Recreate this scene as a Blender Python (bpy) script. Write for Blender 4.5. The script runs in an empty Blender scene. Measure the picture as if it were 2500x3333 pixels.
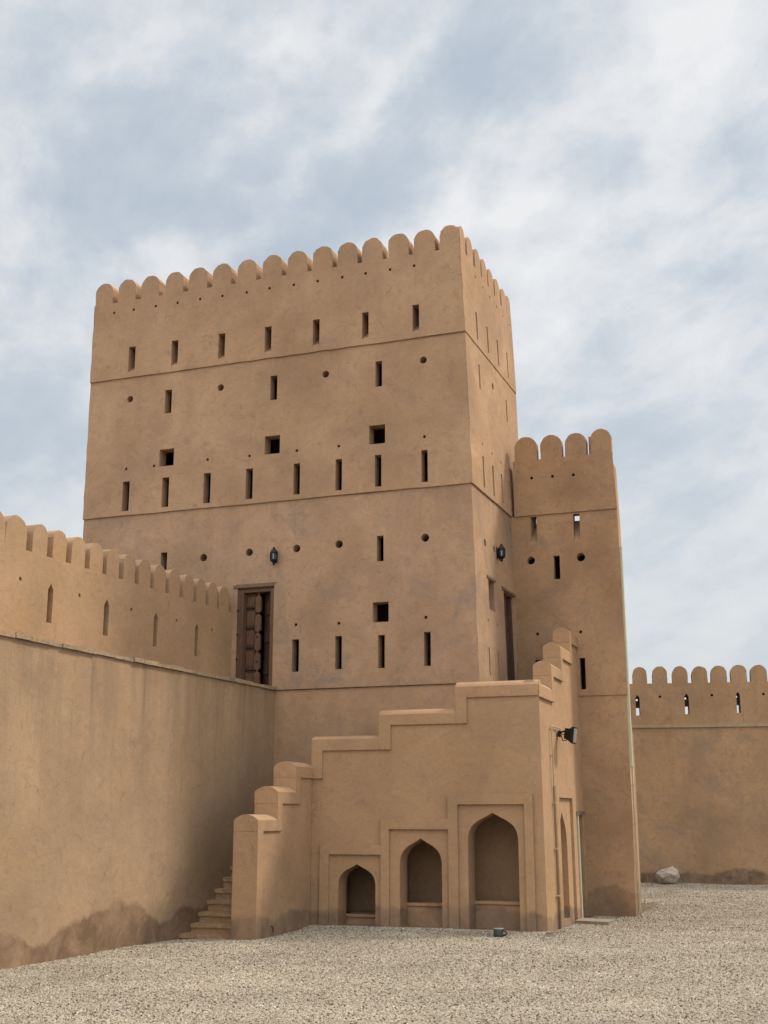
import bpy, bmesh, math, random
from mathutils import Vector, noise
random.seed(7)
scene = bpy.context.scene
COL = scene.collection
R = math.radians

# ------------------------------------------------------------------ materials
def new_mat(name):
    m = bpy.data.materials.new(name); m.use_nodes = True
    nt = m.node_tree; nt.nodes.clear()
    out = nt.nodes.new('ShaderNodeOutputMaterial'); b = nt.nodes.new('ShaderNodeBsdfPrincipled')
    nt.links.new(b.outputs[0], out.inputs[0])
    b.inputs['Specular IOR Level'].default_value = .15
    return m, nt, b

class NB:
    """small node-building helper"""
    def __init__(s, nt): s.nt = nt
    def n(s, t, **kw):
        x = s.nt.nodes.new(t)
        for k, v in kw.items(): setattr(x, k, v)
        return x
    def lk(s, a, b): s.nt.links.new(a, b)
    def pos(s, scale=(1, 1, 1), loc=(0, 0, 0)):
        g = s.n('ShaderNodeNewGeometry'); m = s.n('ShaderNodeMapping')
        m.inputs['Scale'].default_value = scale; m.inputs['Location'].default_value = loc
        s.lk(g.outputs['Position'], m.inputs[0]); return m.outputs[0]
    def noise(s, vec, scale, detail=4, rough=.55, dist=0):
        x = s.n('ShaderNodeTexNoise'); s.lk(vec, x.inputs['Vector'])
        x.inputs['Scale'].default_value = scale; x.inputs['Detail'].default_value = detail
        x.inputs['Roughness'].default_value = rough; x.inputs['Distortion'].default_value = dist
        return x.outputs['Fac']
    def ramp(s, fac, *stops, interp='LINEAR'):
        r = s.n('ShaderNodeValToRGB'); s.lk(fac, r.inputs[0]); cr = r.color_ramp; cr.interpolation = interp
        while len(cr.elements) < len(stops): cr.elements.new(.5)
        for e, (p, c) in zip(cr.elements, stops):
            e.position = p; e.color = (c, c, c, 1) if not hasattr(c, '__len__') else (*c, 1)
        return r.outputs[0]
    def mix(s, fac, a, b, mode='MIX'):
        x = s.n('ShaderNodeMix', data_type='RGBA', blend_type=mode)
        for i, v in ((0, fac), (6, a), (7, b)):
            if hasattr(v, 'is_output'): s.lk(v, x.inputs[i])
            elif hasattr(v, '__len__'): x.inputs[i].default_value = (*v, 1)
            else: x.inputs[i].default_value = v
        return x.outputs[2]
    def math(s, op, a, b=0.0, c=0.0, clamp=False):
        x = s.n('ShaderNodeMath', operation=op, use_clamp=clamp)
        for i, v in enumerate((a, b, c)):
            if hasattr(v, 'is_output'): s.lk(v, x.inputs[i])
            else: x.inputs[i].default_value = v
        return x.outputs[0]
    def z(s):
        g = s.n('ShaderNodeNewGeometry'); x = s.n('ShaderNodeSeparateXYZ'); s.lk(g.outputs['Position'], x.inputs[0]); return x.outputs[2]
    def bump(s, h, strength, dist, normal=None):
        b = s.n('ShaderNodeBump'); b.inputs['Strength'].default_value = strength; b.inputs['Distance'].default_value = dist
        s.lk(h, b.inputs['Height'])
        if normal is not None: s.lk(normal, b.inputs['Normal'])
        return b.outputs[0]

def plaster(name, col, grey=(.30, .245, .19), grey_amt=.35, mottling=1.0, streak=0.0, streak_top=4.7, damp=None, seed=0.0, orange=.25, light=.3, soot=None):
    """mud plaster: trowel blotches, greyish washed patches, rain streaks under copings, damp rising from the ground"""
    m, nt, b = new_mat(name); N = NB(nt)
    p = N.pos(loc=(seed, seed * .7, seed * .3))
    c = col
    big = N.noise(p, .55, 5, .6, .4)
    d = lambda k: tuple(v * k for v in col)
    k = .19 * mottling
    c = N.ramp(big, (.28, d(1 - k)), (.5, d(1.0)), (.72, d(1 + k * .9)))
    # warmer, yellower patches
    o = N.ramp(N.noise(p, .8, 4, .6, .2), (.50, 0.0), (.70, orange))
    c = N.mix(o, c, (col[0] * 1.08, col[1] * .96, col[2] * .78))
    # washed greyish clouds with ragged edges
    g = N.ramp(N.noise(N.pos(loc=(seed + 9, 3, 5)), 1.25, 9, .68, .7), (.50, 0.0), (.68, grey_amt))
    c = N.mix(g, c, grey)
    l = N.ramp(N.noise(N.pos(loc=(seed - 4, 8, 1)), 1.7, 7, .62, .5), (.55, 0.0), (.75, light))
    c = N.mix(l, c, tuple(min(1, v * 1.22 + .02) for v in col))
    # small dark scuffs
    sc = N.ramp(N.noise(N.pos(loc=(seed + 2, 6, 2)), 5.2, 10, .76, 1.0), (.53, 0.0), (.66, .46 * mottling))
    c = N.mix(sc, c, tuple(v * .62 for v in col))
    # hairline cracks, only in patches
    wv = N.n('ShaderNodeVectorMath', operation='MULTIPLY_ADD'); nz = N.n('ShaderNodeTexNoise'); nz.inputs['Scale'].default_value = 3; nz.inputs['Detail'].default_value = 5
    nt.links.new(p, nz.inputs['Vector']); nt.links.new(nz.outputs['Color'], wv.inputs[0]); wv.inputs[1].default_value = (.5, .5, .5); nt.links.new(p, wv.inputs[2])
    vo = N.n('ShaderNodeTexVoronoi', feature='DISTANCE_TO_EDGE'); vo.inputs['Scale'].default_value = .9; nt.links.new(wv.outputs[0], vo.inputs['Vector'])
    ck = N.math('MULTIPLY', N.ramp(vo.outputs['Distance'], (.0, 1.0), (.012, 0.0)), N.ramp(N.noise(N.pos(loc=(seed, 5, 9)), .9, 4, .6), (.52, 0.0), (.66, .55)))
    c = N.mix(ck, c, tuple(v * .5 for v in col))
    # trowel sweeps: faint broad arcs of lighter and darker skin
    tw = N.ramp(N.noise(N.pos((1.6, 1.6, 2.6), (seed, 0, 3)), 2.4, 5, .7, 2.2), (.35, .95), (.65, 1.05))
    c = N.mix(1.0, c, tw, 'MULTIPLY')
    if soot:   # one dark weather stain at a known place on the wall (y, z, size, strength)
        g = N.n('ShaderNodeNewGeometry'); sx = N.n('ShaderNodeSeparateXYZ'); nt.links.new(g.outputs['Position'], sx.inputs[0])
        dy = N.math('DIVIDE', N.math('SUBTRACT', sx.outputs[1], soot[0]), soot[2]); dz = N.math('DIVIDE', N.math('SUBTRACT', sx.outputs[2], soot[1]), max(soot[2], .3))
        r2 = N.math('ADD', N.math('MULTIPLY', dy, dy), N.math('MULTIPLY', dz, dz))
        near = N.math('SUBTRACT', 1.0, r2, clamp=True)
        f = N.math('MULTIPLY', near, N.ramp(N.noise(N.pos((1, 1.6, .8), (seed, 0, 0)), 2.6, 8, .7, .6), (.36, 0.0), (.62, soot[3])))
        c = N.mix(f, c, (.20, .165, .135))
    # sand grain
    gr = N.ramp(N.noise(p, 95, 3, .7), (.25, .87), (.75, 1.12))
    c = N.mix(1.0, c, gr, 'MULTIPLY')
    if streak:
        s1 = N.ramp(N.noise(N.pos((1.7, 1.7, .16)), 1.0, 7, .62, .5), (.47, 0.0), (.72, .8))
        zz = N.z()
        fade = N.math('MULTIPLY_ADD', N.math('SUBTRACT', streak_top, zz), -.30, 1.0, clamp=True)
        fade2 = N.math('POWER', fade, 1.6)
        s2 = N.ramp(N.noise(N.pos((5.5, 5.5, .42)), 1.0, 6, .65, .5), (.56, 0.0), (.70, .75))
        f = N.math('MULTIPLY', N.math('ADD', s1, s2), N.math('MULTIPLY', fade2, streak), clamp=True)
        c = N.mix(f, c, tuple(v * w for v, w in zip(col, (.60, .62, .66))))
        s3 = N.ramp(N.noise(N.pos((1.3, 1.3, .3), (4, 4, 0)), 1.0, 6, .65, .6), (.45, 0.0), (.70, .34))
        c = N.mix(s3, c, tuple(v * .80 for v in col))
    if damp:
        h, amp, tone = damp
        zz = N.z()
        n1 = N.noise(N.pos(loc=(seed, 2, 0), scale=(1, 1, .35)), .62, 3, .5)
        n2 = N.noise(N.pos(loc=(seed, 4, 0)), 5.0, 6, .65)
        lim = N.math('ADD', N.math('MULTIPLY_ADD', N.math('SUBTRACT', n1, .5), amp, h), N.math('MULTIPLY', N.math('SUBTRACT', n2, .5), .22))
        t = N.math('MULTIPLY', N.math('SUBTRACT', lim, zz), 12.0, clamp=True)
        inner = N.ramp(N.noise(N.pos(loc=(seed, 1, 7)), 2.1, 6, .65, .5), (.36, .35), (.62, 1.0))
        c = N.mix(N.math('MULTIPLY', N.math('MULTIPLY', t, inner), .88), c, tone)
    nt.links.new(c, b.inputs['Base Color'])
    b.inputs['Roughness'].default_value = .93
    bev = N.n('ShaderNodeBevel', samples=4); bev.inputs['Radius'].default_value = .022
    hh = N.math('ADD', N.noise(p, 38, 6, .65), N.math('MULTIPLY', N.noise(p, 3.2, 4, .5), 2.4))
    nt.links.new(N.bump(hh, .34, .022, bev.outputs[0]), b.inputs['Normal'])
    return m

TAN = (.56, .346, .202)
M = {}
M['tower'] = plaster('tower_plaster', TAN, seed=1.3, mottling=1.25, grey=(.40, .275, .19), grey_amt=.38, streak=.3, streak_top=14.2)
M['tower_mid'] = plaster('tower_plaster_weathered', (.55, .342, .206), seed=5.1, mottling=1.25, grey=(.36, .262, .195), grey_amt=.72, streak=.4, streak_top=8.8, soot=(27.0, 8.5, .9, .75))
M['turret'] = plaster('turret_plaster', (.525, .318, .180), seed=8.8, mottling=1.3, grey_amt=.34, damp=(.58, 1.1, (.275, .170, .105)))
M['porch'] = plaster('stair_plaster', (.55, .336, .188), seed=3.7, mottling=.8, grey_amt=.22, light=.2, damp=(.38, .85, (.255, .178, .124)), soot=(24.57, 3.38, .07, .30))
M['curtain'] = plaster('curtain_plaster', (.485, .318, .190), seed=2.2, mottling=.9, grey_amt=.24, streak=1.25, streak_top=4.68, damp=(.50, 1.6, (.205, .122, .072)))
M['parapet'] = plaster('parapet_plaster', (.53, .336, .194), seed=6.4, mottling=.9, grey_amt=.12, orange=.4)
M['far'] = plaster('far_wall_plaster', (.52, .326, .182), seed=11.0, mottling=1.3, grey=(.33, .245, .18), grey_amt=.62, orange=.5, streak=.45, streak_top=4.7, damp=(.45, .8, (.13, .095, .068)))

def simple(name, col, rough=.6, metal=0, spec=.3, var=.15, scale=14, bump=.2, stretch=(1, 1, 1)):
    m, nt, b = new_mat(name); N = NB(nt)
    p = N.pos(stretch)
    f = N.noise(p, scale, 6, .65)
    nt.links.new(N.ramp(f, (.25, tuple(v * (1 - var) for v in col)), (.75, tuple(min(1, v * (1 + var)) for v in col))), b.inputs['Base Color'])
    b.inputs['Roughness'].default_value = rough; b.inputs['Metallic'].default_value = metal; b.inputs['Specular IOR Level'].default_value = spec
    if bump: nt.links.new(N.bump(f, bump, .01), b.inputs['Normal'])
    return m

M['wood'] = simple('old_teak', (.115, .064, .040), .75, var=.55, scale=9, stretch=(6, 6, .7), bump=.5)
M['wood_light'] = simple('worn_teak_frame', (.185, .100, .060), .75, var=.45, scale=9, stretch=(7, 7, .6), bump=.5)
M['lintel'] = simple('weathered_lintel_wood', (.23, .145, .088), .85, var=.4, scale=7, stretch=(1, 1, 8), bump=.5)
M['iron'] = simple('black_iron', (.012, .013, .014), .45, .3, .5, var=.3, bump=.1)
M['stud'] = simple('iron_stud', (.02, .017, .015), .5, .4, .5, bump=0)
M['lampglass'] = simple('frosted_lamp_glass', (.30, .33, .34), .25, 0, .6, var=.08, bump=0)
M['floodglass'] = simple('floodlight_glass', (.30, .33, .34), .12, 0, .8, var=.1, bump=0)
M['duct'] = simple('painted_conduit', (.64, .56, .37), .6, var=.1, scale=5, bump=.05)
M['duct_tan'] = simple('tan_painted_conduit', (.60, .47, .30), .6, var=.1, scale=5, bump=.05)
M['can'] = simple('dull_green_metal', (.085, .098, .083), .6, .2, .4, var=.25, scale=22, bump=.1)
M['can_rim'] = simple('pale_metal_rim', (.40, .45, .43), .4, .3, .5, bump=.05)
M['white'] = simple('white_plastic', (.80, .80, .80), .4, bump=0, var=.03)
M['slab'] = simple('grey_stone_slab', (.36, .30, .225), .9, var=.2, scale=6, bump=.5)

def stone_mat(name, cols, scale, bump=.5):
    m, nt, b = new_mat(name); N = NB(nt)
    p = N.pos((1, 1, 1.6))
    v = N.n('ShaderNodeTexVoronoi'); v.inputs['Scale'].default_value = scale; nt.links.new(p, v.inputs['Vector'])
    sp = N.n('ShaderNodeSeparateColor'); nt.links.new(v.outputs['Color'], sp.inputs[0])
    c = N.ramp(sp.outputs[0], *[(i / (len(cols) - 1), k) for i, k in enumerate(cols)])
    f = N.noise(p, 12, 7, .7)
    c = N.mix(1.0, c, N.ramp(f, (.3, .68), (.7, 1.18)), 'MULTIPLY')
    nt.links.new(c, b.inputs['Base Color']); b.inputs['Roughness'].default_value = .9
    nt.links.new(N.bump(f, bump, .03), b.inputs['Normal'])
    return m
M['coping'] = stone_mat('coping_stone', [(.44, .31, .19), (.52, .365, .205), (.46, .33, .21), (.31, .245, .18), (.55, .40, .245)], 2.6)
M['step'] = stone_mat('worn_step', [(.58, .37, .205), (.54, .34, .19), (.62, .41, .235)], 2.0)
M['boulder'] = stone_mat('pale_boulder', [(.60, .49, .38), (.68, .57, .45), (.52, .42, .32)], 5.0, .9)

# pebbles: colour per stone from the instance's random number
def pebble_mat():
    m, nt, b = new_mat('pebble'); N = NB(nt)
    oi = N.n('ShaderNodeObjectInfo')
    c = N.ramp(oi.outputs['Random'], (0, (.06, .042, .03)), (.08, (.20, .145, .092)), (.18, (.42, .34, .24)), (.45, (.585, .49, .36)), (.62, (.48, .41, .32)), (.80, (.67, .58, .44)), (.91, (.40, .27, .175)), (1, (.83, .77, .66)))
    pt = N.ramp(N.noise(oi.outputs['Location'], .55, 5, .65), (.32, .84), (.68, 1.12))
    c = N.mix(1.0, c, pt, 'MULTIPLY')
    nt.links.new(c, b.inputs['Base Color']); b.inputs['Roughness'].default_value = .85
    return m
M['pebble'] = pebble_mat()
def ground_mat():
    m, nt, b = new_mat('gravel_bed'); N = NB(nt)
    p = N.pos()
    v = N.n('ShaderNodeTexVoronoi'); v.inputs['Scale'].default_value = 34; nt.links.new(p, v.inputs['Vector'])
    sp = N.n('ShaderNodeSeparateColor'); nt.links.new(v.outputs['Color'], sp.inputs[0])
    c = N.ramp(sp.outputs[0], (0, (.07, .05, .033)), (.3, (.19, .145, .095)), (.7, (.30, .24, .16)), (1, (.42, .35, .25)))
    c = N.mix(1.0, c, N.ramp(N.noise(p, .8, 5, .6), (.3, .88), (.7, 1.1)), 'MULTIPLY')
    nt.links.new(c, b.inputs['Base Color']); b.inputs['Roughness'].default_value = .95
    h = N.math('SUBTRACT', 1.0, N.math('MULTIPLY', v.outputs['Distance'], 1.0))
    nt.links.new(N.bump(h, .8, .02), b.inputs['Normal'])
    return m
M['ground'] = ground_mat()

# ------------------------------------------------------------------ object helpers
class Fr:
    """a wall's own frame: s along it, z up, d outwards; lean = how far it tips back per metre of height"""
    def __init__(f, o, u, n, lean=0.0): f.o, f.u, f.n, f.lean = Vector(o), Vector(u), Vector(n), lean
    def p(f, s, z, d=0.0):
        v = f.o + f.u * s + f.n * (d - f.lean * z); v.z += z; return v
    def loop(f, pts, d=0.0): return [f.p(s, z, d) for s, z in pts]

def fill(bm, outline, holes=(), n=None):
    edges = []
    for lp in (outline, *holes):
        vs = [bm.verts.new(p) for p in lp]
        edges += [bm.edges.new((vs[i], vs[(i + 1) % len(vs)])) for i in range(len(vs))]
    a, b_, c_ = Vector(outline[0]), Vector(outline[1]), Vector(outline[2])
    nn = Vector(n) if n is not None else (b_ - a).cross(c_ - a)
    r = bmesh.ops.triangle_fill(bm, use_beauty=True, use_dissolve=False, edges=edges, normal=nn)
    for f in [g for g in r['geom'] if isinstance(g, bmesh.types.BMFace)]:
        f.normal_update()
        if f.normal.dot(nn) < 0: f.normal_flip()

def band(bm, la, lb):
    """side faces between two equal loops"""
    va = [bm.verts.new(p) for p in la]; vb = [bm.verts.new(p) for p in lb]; k = len(va)
    for i in range(k): bm.faces.new((va[i], va[(i + 1) % k], vb[(i + 1) % k], vb[i]))

def prism(bm, la, lb):
    band(bm, la, lb)
    na = (Vector(la[1]) - Vector(la[0])).cross(Vector(la[2]) - Vector(la[1]))
    fill(bm, la); fill(bm, lb)

def box(bm, a, b):
    x0, y0, z0 = a; x1, y1, z1 = b
    lo = [(x0, y0, z0), (x1, y0, z0), (x1, y1, z0), (x0, y1, z0)]; hi = [(x, y, z1) for x, y, _ in lo]
    band(bm, lo, hi)
    bm.faces.new([bm.verts.new(p) for p in reversed(lo)]); bm.faces.new([bm.verts.new(p) for p in hi])

def fbox(bm, f, s0, s1, z0, z1, d0, d1):
    lo = [f.p(s0, z0, d0), f.p(s1, z0, d0), f.p(s1, z0, d1), f.p(s0, z0, d1)]
    hi = [f.p(s0, z1, d0), f.p(s1, z1, d0), f.p(s1, z1, d1), f.p(s0, z1, d1)]
    band(bm, lo, hi); bm.faces.new([bm.verts.new(p) for p in reversed(lo)]); bm.faces.new([bm.verts.new(p) for p in hi])

def tube(bm, pts, r, seg=8, closed=False):
    rings = []
    P = [Vector(p) for p in pts]
    for i, p in enumerate(P):
        if closed: t = P[(i + 1) % len(P)] - P[i - 1]
        else: t = P[min(i + 1, len(P) - 1)] - P[max(i - 1, 0)]
        t.normalize(); a = t.orthogonal().normalized() if i == 0 else (a - t * a.dot(t)).normalized()
        c = t.cross(a)
        rings.append([bm.verts.new(p + (a * math.cos(q) + c * math.sin(q)) * r) for q in (2 * math.pi * j / seg for j in range(seg))])
    k = len(rings)
    for i in range(k if closed else k - 1):
        A, B = rings[i], rings[(i + 1) % k]
        for j in range(seg): bm.faces.new((A[j], A[(j + 1) % seg], B[(j + 1) % seg], B[j]))
    if not closed: bm.faces.new(rings[0][::-1]); bm.faces.new(rings[-1])

def lathe(bm, prof, o=(0, 0, 0), seg=16, rot=0.0):
    o = Vector(o); rings = []
    for r, z in prof:
        rings.append([bm.verts.new(o + Vector((r * math.cos(rot + 2 * math.pi * j / seg), r * math.sin(rot + 2 * math.pi * j / seg), z))) for j in range(seg)])
    for A, B in zip(rings, rings[1:]):
        for j in range(seg): bm.faces.new((A[j], A[(j + 1) % seg], B[(j + 1) % seg], B[j]))
    bm.faces.new(rings[0][::-1]); bm.faces.new(rings[-1])

def thing(name, label, cat, loc=(0, 0, 0), group=None):
    o = bpy.data.objects.new(name, None); COL.objects.link(o); o.location = loc
    o['label'] = label; o['category'] = cat
    if group: o['group'] = group
    o.empty_display_size = .3
    return o

def origin(o):
    v = Vector((0, 0, 0))
    while o is not None: v += o.location; o = o.parent
    return v

def obj(name, bm, mat, parent=None, smooth=False, kind=None, label=None):
    """link a bmesh as ONE mesh object; coordinates are given in the place, kept relative to the parent"""
    off = origin(parent)
    for v in bm.verts: v.co -= off
    bmesh.ops.remove_doubles(bm, verts=bm.verts, dist=1e-5)
    bmesh.ops.recalc_face_normals(bm, faces=bm.faces) if len(bm.faces) < 4000 else None
    me = bpy.data.meshes.new(name); bm.to_mesh(me); bm.free()
    for q in (mat if isinstance(mat, (list, tuple)) else [mat]): me.materials.append(q)
    if smooth:
        for f in me.polygons: f.use_smooth = True
    o = bpy.data.objects.new(name, me); COL.objects.link(o); o.parent = parent
    if kind: o['kind'] = kind
    if label: o['label'] = label
    return o

def BM(): return bmesh.new()

def rect(l, r, b, t): return [(l, b), (r, b), (r, t), (l, t)]
def circ(s, z, r, k=18): return [(s + r * math.cos(2 * math.pi * i / k), z + r * math.sin(2 * math.pi * i / k)) for i in range(k)]
def pointed(l, r, b, t): w = r - l; return [(l, b), (r, b), (r, t - w * .75), ((l + r) / 2, t), (l, t - w * .75)]
KEEL = [(0, 0), (.02, .15), (.055, .28), (.11, .40), (.17, .49), (.25, .57), (.34, .64), (.45, .71), (.58, .775), (.72, .845), (.86, .92), (1, 1)]
def keel(l, r, b, spring, apex):
    w = (r - l) / 2; c = (l + r) / 2; h = apex - spring
    right = [(r - w * a, spring + h * q) for a, q in KEEL]
    left = [(l + w * a, spring + h * q) for a, q in KEEL[:-1]]
    return [(l, b), (r, b)] + right + left[::-1]
def dome(l, r, b, t, k=14):
    """flat-sided merlon with a round head"""
    w = (r - l) / 2; c = (l + r) / 2
    return [(l, b), (r, b)] + [(c + w * math.cos(math.pi * i / k), t - w + w * math.sin(math.pi * i / k)) for i in range(k + 1)]
def dome_low(l, r, b, t, rise, k=14):
    w = (r - l) / 2; c = (l + r) / 2
    return [(l, b), (r, b)] + [(c + w * math.cos(math.pi * i / k), t - rise + rise * math.sin(math.pi * i / k) ** .85) for i in range(k + 1)]

def merlon(fr, l, r, b, t, thick, mat, parent, d=0.0, rise=None, rough=.006):
    prof = dome(l, r, b, t) if rise is None else dome_low(l, r, b, t, rise)
    j = [(s + random.uniform(-rough, rough), z + (random.uniform(-rough, rough) if z > b else 0)) for s, z in prof]
    bm = BM(); prism(bm, fr.loop(j, d), fr.loop(j, d - thick)); return obj('merlon', bm, mat, parent)

def tunnel(name, fr, loop, depth, mat, parent, d=0.0, back=None, close=False, back_holes=(), label=None):
    bm = BM(); bk = back or loop
    band(bm, fr.loop(loop, d), fr.loop(bk, d - depth))
    if close or back_holes: fill(bm, fr.loop(bk, d - depth), [fr.loop(h, d - depth) for h in back_holes], n=fr.n)
    return obj(name, bm, mat, parent, label=label)

# ------------------------------------------------------------------ camera
cam_d = bpy.data.cameras.new('camera'); cam = bpy.data.objects.new('camera', cam_d); COL.objects.link(cam)
cam_d.sensor_fit = 'VERTICAL'; cam_d.sensor_height = 36; cam_d.lens = 36 * 4000 / 3333
cam_d.clip_start = .1; cam_d.clip_end = 4000
cam.location = (0, 0, 2.1); cam.rotation_euler = (R(90 + 13.82), 0, R(20.423))
scene.camera = cam

# ------------------------------------------------------------------ ground and gravel
def gz(x, y):
    a = -.06 * max(0, min(1, (-x - 8.5) / 3)) + .05 * max(0, min(1, (y - 27) / 9))
    a += .035 * noise.noise(Vector((x * .45, y * .45, 3.1))) + .012 * noise.noise(Vector((x * 1.7, y * 1.7, 8)))
    # gravel drifts up a little against the stair block's front
    if -10 < x < -5.3: a += .05 * math.exp(-((y - 22.6) / .45) ** 2)
    return a
bm = BM()
xs = [-900, -200, -60] + [-30 + i * .5 for i in range(101)] + [60, 200, 900]
ys = [-900, -200, -40, -10, 0] + [4 + i * .5 for i in range(81)] + [60, 120, 300, 900, 2500]
grid = [[bm.verts.new((x, y, gz(x, y) if -30 <= x <= 20 and 4 <= y <= 44 else -.02)) for x in xs] for y in ys]
for j in range(len(ys) - 1):
    for i in range(len(xs) - 1): bm.faces.new((grid[j][i], grid[j][i + 1], grid[j + 1][i + 1], grid[j + 1][i]))
obj('ground', bm, M['ground'], kind='structure', smooth=True)

def in_building(x, y):
    if x < -11.43 - .0257 * (23.94 - y) and y < 24: return True
    if x < -6.8 and y > 23.9: return True
    if -10.0 < x < -5.35 and 22.73 < y: 
        for l, r in ((-9.403, -8.639), (-8.147, -7.313), (-6.8, -5.836)):
            if l < x < r and y < 22.86: return False
        return x < -5.35 and y < 27.2
    if -10.44 < x < -9.93 and y > 20.28: return True
    if x < -10.4 and y > 20.36: return True
    if x < -4.5 and y > 27.2 and y < 31: return True
    return False
pts = []
def scatter(x0, x1, y0, y1, step):
    nx, ny = int((x1 - x0) / step), int((y1 - y0) / step)
    for j in range(ny):
        for i in range(nx):
            x = x0 + (i + random.random()) * step; y = y0 + (j + random.random()) * step
            # keep what the camera's side of the yard can see
            if x > -.035 * (y - 10) + 2.6 or in_building(x, y): continue
            pts.append((x, y, gz(x, y) + random.uniform(-.004, .007)))
scatter(-12, 2.7, 9.8, 17.0, .0195)
scatter(-12, 2.7, 17.0, 24.5, .023)
scatter(-8.0, 2.0, 24.5, 40.6, .034)
me = bpy.data.meshes.new('gravel'); me.from_pydata(pts, [], []); me.materials.append(M['pebble'])
gravel = bpy.data.objects.new('gravel', me); COL.objects.link(gravel)
gravel['kind'] = 'stuff'; gravel['label'] = 'beige and grey gravel covering the courtyard floor'; gravel['category'] = 'gravel'
ng = bpy.data.node_groups.new('pebbles', 'GeometryNodeTree')
ng.interface.new_socket('Geometry', in_out='INPUT', socket_type='NodeSocketGeometry'); ng.interface.new_socket('Geometry', in_out='OUTPUT', socket_type='NodeSocketGeometry')
G = ng.nodes; gi = G.new('NodeGroupInput'); go = G.new('NodeGroupOutput')
ico = G.new('GeometryNodeMeshIcoSphere'); ico.inputs['Radius'].default_value = 1; ico.inputs['Subdivisions'].default_value = 1
tr = G.new('GeometryNodeTransform'); tr.inputs['Scale'].default_value = (1.0, .74, .52)
sm = G.new('GeometryNodeSetMaterial'); sm.inputs['Material'].default_value = M['pebble']
iop = G.new('GeometryNodeInstanceOnPoints')
rr = G.new('FunctionNodeRandomValue'); rr.data_type = 'FLOAT_VECTOR'; rr.inputs[0].default_value = (-.9, -.9, 0); rr.inputs[1].default_value = (.9, .9, 6.28)
rs = G.new('FunctionNodeRandomValue'); rs.data_type = 'FLOAT'; rs.inputs[2].default_value = .0080; rs.inputs[3].default_value = .0225; rs.inputs['Seed'].default_value = 4
L = ng.links.new
L(ico.outputs[0], tr.inputs[0]); L(tr.outputs[0], sm.inputs[0]); L(sm.outputs[0], iop.inputs['Instance'])
L(gi.outputs[0], iop.inputs['Points']); L(rr.outputs[0], iop.inputs['Rotation']); L(rs.outputs[1], iop.inputs['Scale']); L(iop.outputs[0], go.inputs[0])
mod = gravel.modifiers.new('pebbles', 'NODES'); mod.node_group = ng

# ------------------------------------------------------------------ the big tower
TF = 23.94
tower = thing('fort_tower', 'tall square mud-plastered fort tower with rows of slits and a row of round-headed merlons', 'tower', (-11.7, 26.1, 0))
YB = 28.25
# storey: (left x, right x at foot, right x at head, foot z, head z, y of its front, material)
ZONES = [(-16.42, -6.90, -6.895, -.3, 4.674, 23.972, M['tower']),
         (-16.46, -6.863, -6.963, 4.674, 8.850, 23.94, M['tower_mid']),
         (-16.50, -6.938, -7.038, 8.850, 12.262, 23.905, M['tower']),
         (-16.525, -7.033, -7.118, 12.262, 14.258, 23.870, M['tower'])]
def zs(k, pts):
    """front features were surveyed on one plane; carry them to the storey's own"""
    q = ZONES[k][5] / TF
    return [(s * q, 2.1 + (z - 2.1) * q) for s, z in pts]
A_SLITS = [(-15.474, -15.29), (-14.30, -14.123), (-13.051, -12.878), (-11.851, -11.681), (-10.642, -10.476), (-9.439, -9.283), (-8.244, -8.09)]
F2_SLITS = [(-14.417, -14.237, 11.234, 11.815), (-11.679, -11.505, 11.234, 11.819), (-9.116, -8.962, 11.239, 11.83)]
F2_SQ = [(-14.495, -14.114, 9.947, 10.356), (-11.783, -11.407, 9.958, 10.386), (-9.26, -8.89, 9.926, 10.355)]
F2_LOW = [(-15.448, -15.262), (-14.392, -14.21), (-13.308, -13.129), (-12.236, -12.063), (-11.058, -10.902), (-10.05, -9.897), (-9.127, -8.976), (-8.063, -7.921)]
F2_ROUND = [(-15.37, 11.71), (-12.95, 11.7), (-10.31, 11.69), (-8.0, 11.72)]
F2_SMALL = [(-15.38, 9.98), (-14.63, 9.98), (-13.23, 9.99), (-12.16, 9.97), (-10.99, 9.97), (-9.98, 9.97), (-7.99, 9.97)]
F3_SMALL = [(-15.95, 14.0), (-15.4, 14.0), (-14.79, 14.0), (-14.19, 14.0), (-13.58, 14.0), (-12.99, 13.99), (-12.35, 13.98), (-11.76, 13.99), (-11.14, 13.98), (-10.54, 13.98), (-9.93, 13.98), (-9.36, 13.98), (-8.77, 13.98), (-8.2, 13.98)]
F1_SLITS = [(-14.343, -14.179, 7.32, 7.895), (-9.077, -8.925, 7.316, 7.871), (-11.018, -10.855, 5.049, 5.746), (-10.017, -9.865, 5.066, 5.769), (-9.047, -8.898, 5.049, 5.741), (-8.035, -7.889, 5.054, 5.755)]
F1_ROUND = [(-13.24, 7.70), (-12.1, 7.74), (-10.95, 7.74), (-9.95, 7.76), (-7.99, 7.75)]
F1_SMALL = [(-10.94, 6.06), (-9.94, 6.04), (-7.99, 6.06)]
DOOR = (-12.36, -11.475, 4.735, 6.94)
FRONT = {0: [], 1: [], 2: [], 3: []}
for l, r in A_SLITS: FRONT[3].append(('arrow_slit', rect(l, r, 12.405, 13.04), 'splay'))
for s, z in F3_SMALL: FRONT[3].append(('drain_hole', circ(s, z, .036, 10), 'closed'))
for q in F2_SLITS: FRONT[2].append(('arrow_slit', rect(*q), 'open'))
for q in F2_SQ: FRONT[2].append(('window_opening', rect(*q), 'deep'))
for l, r in F2_LOW: FRONT[2].append(('arrow_slit', rect(l, r, 8.962, 9.672), 'open'))
for s, z in F2_ROUND: FRONT[2].append(('round_loophole', circ(s, z, .082), 'tilt'))
for s, z in F2_SMALL: FRONT[2].append(('drain_hole', circ(s, z, .036, 10), 'closed'))
for q in F1_SLITS: FRONT[1].append(('arrow_slit', rect(*q), 'open'))
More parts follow.
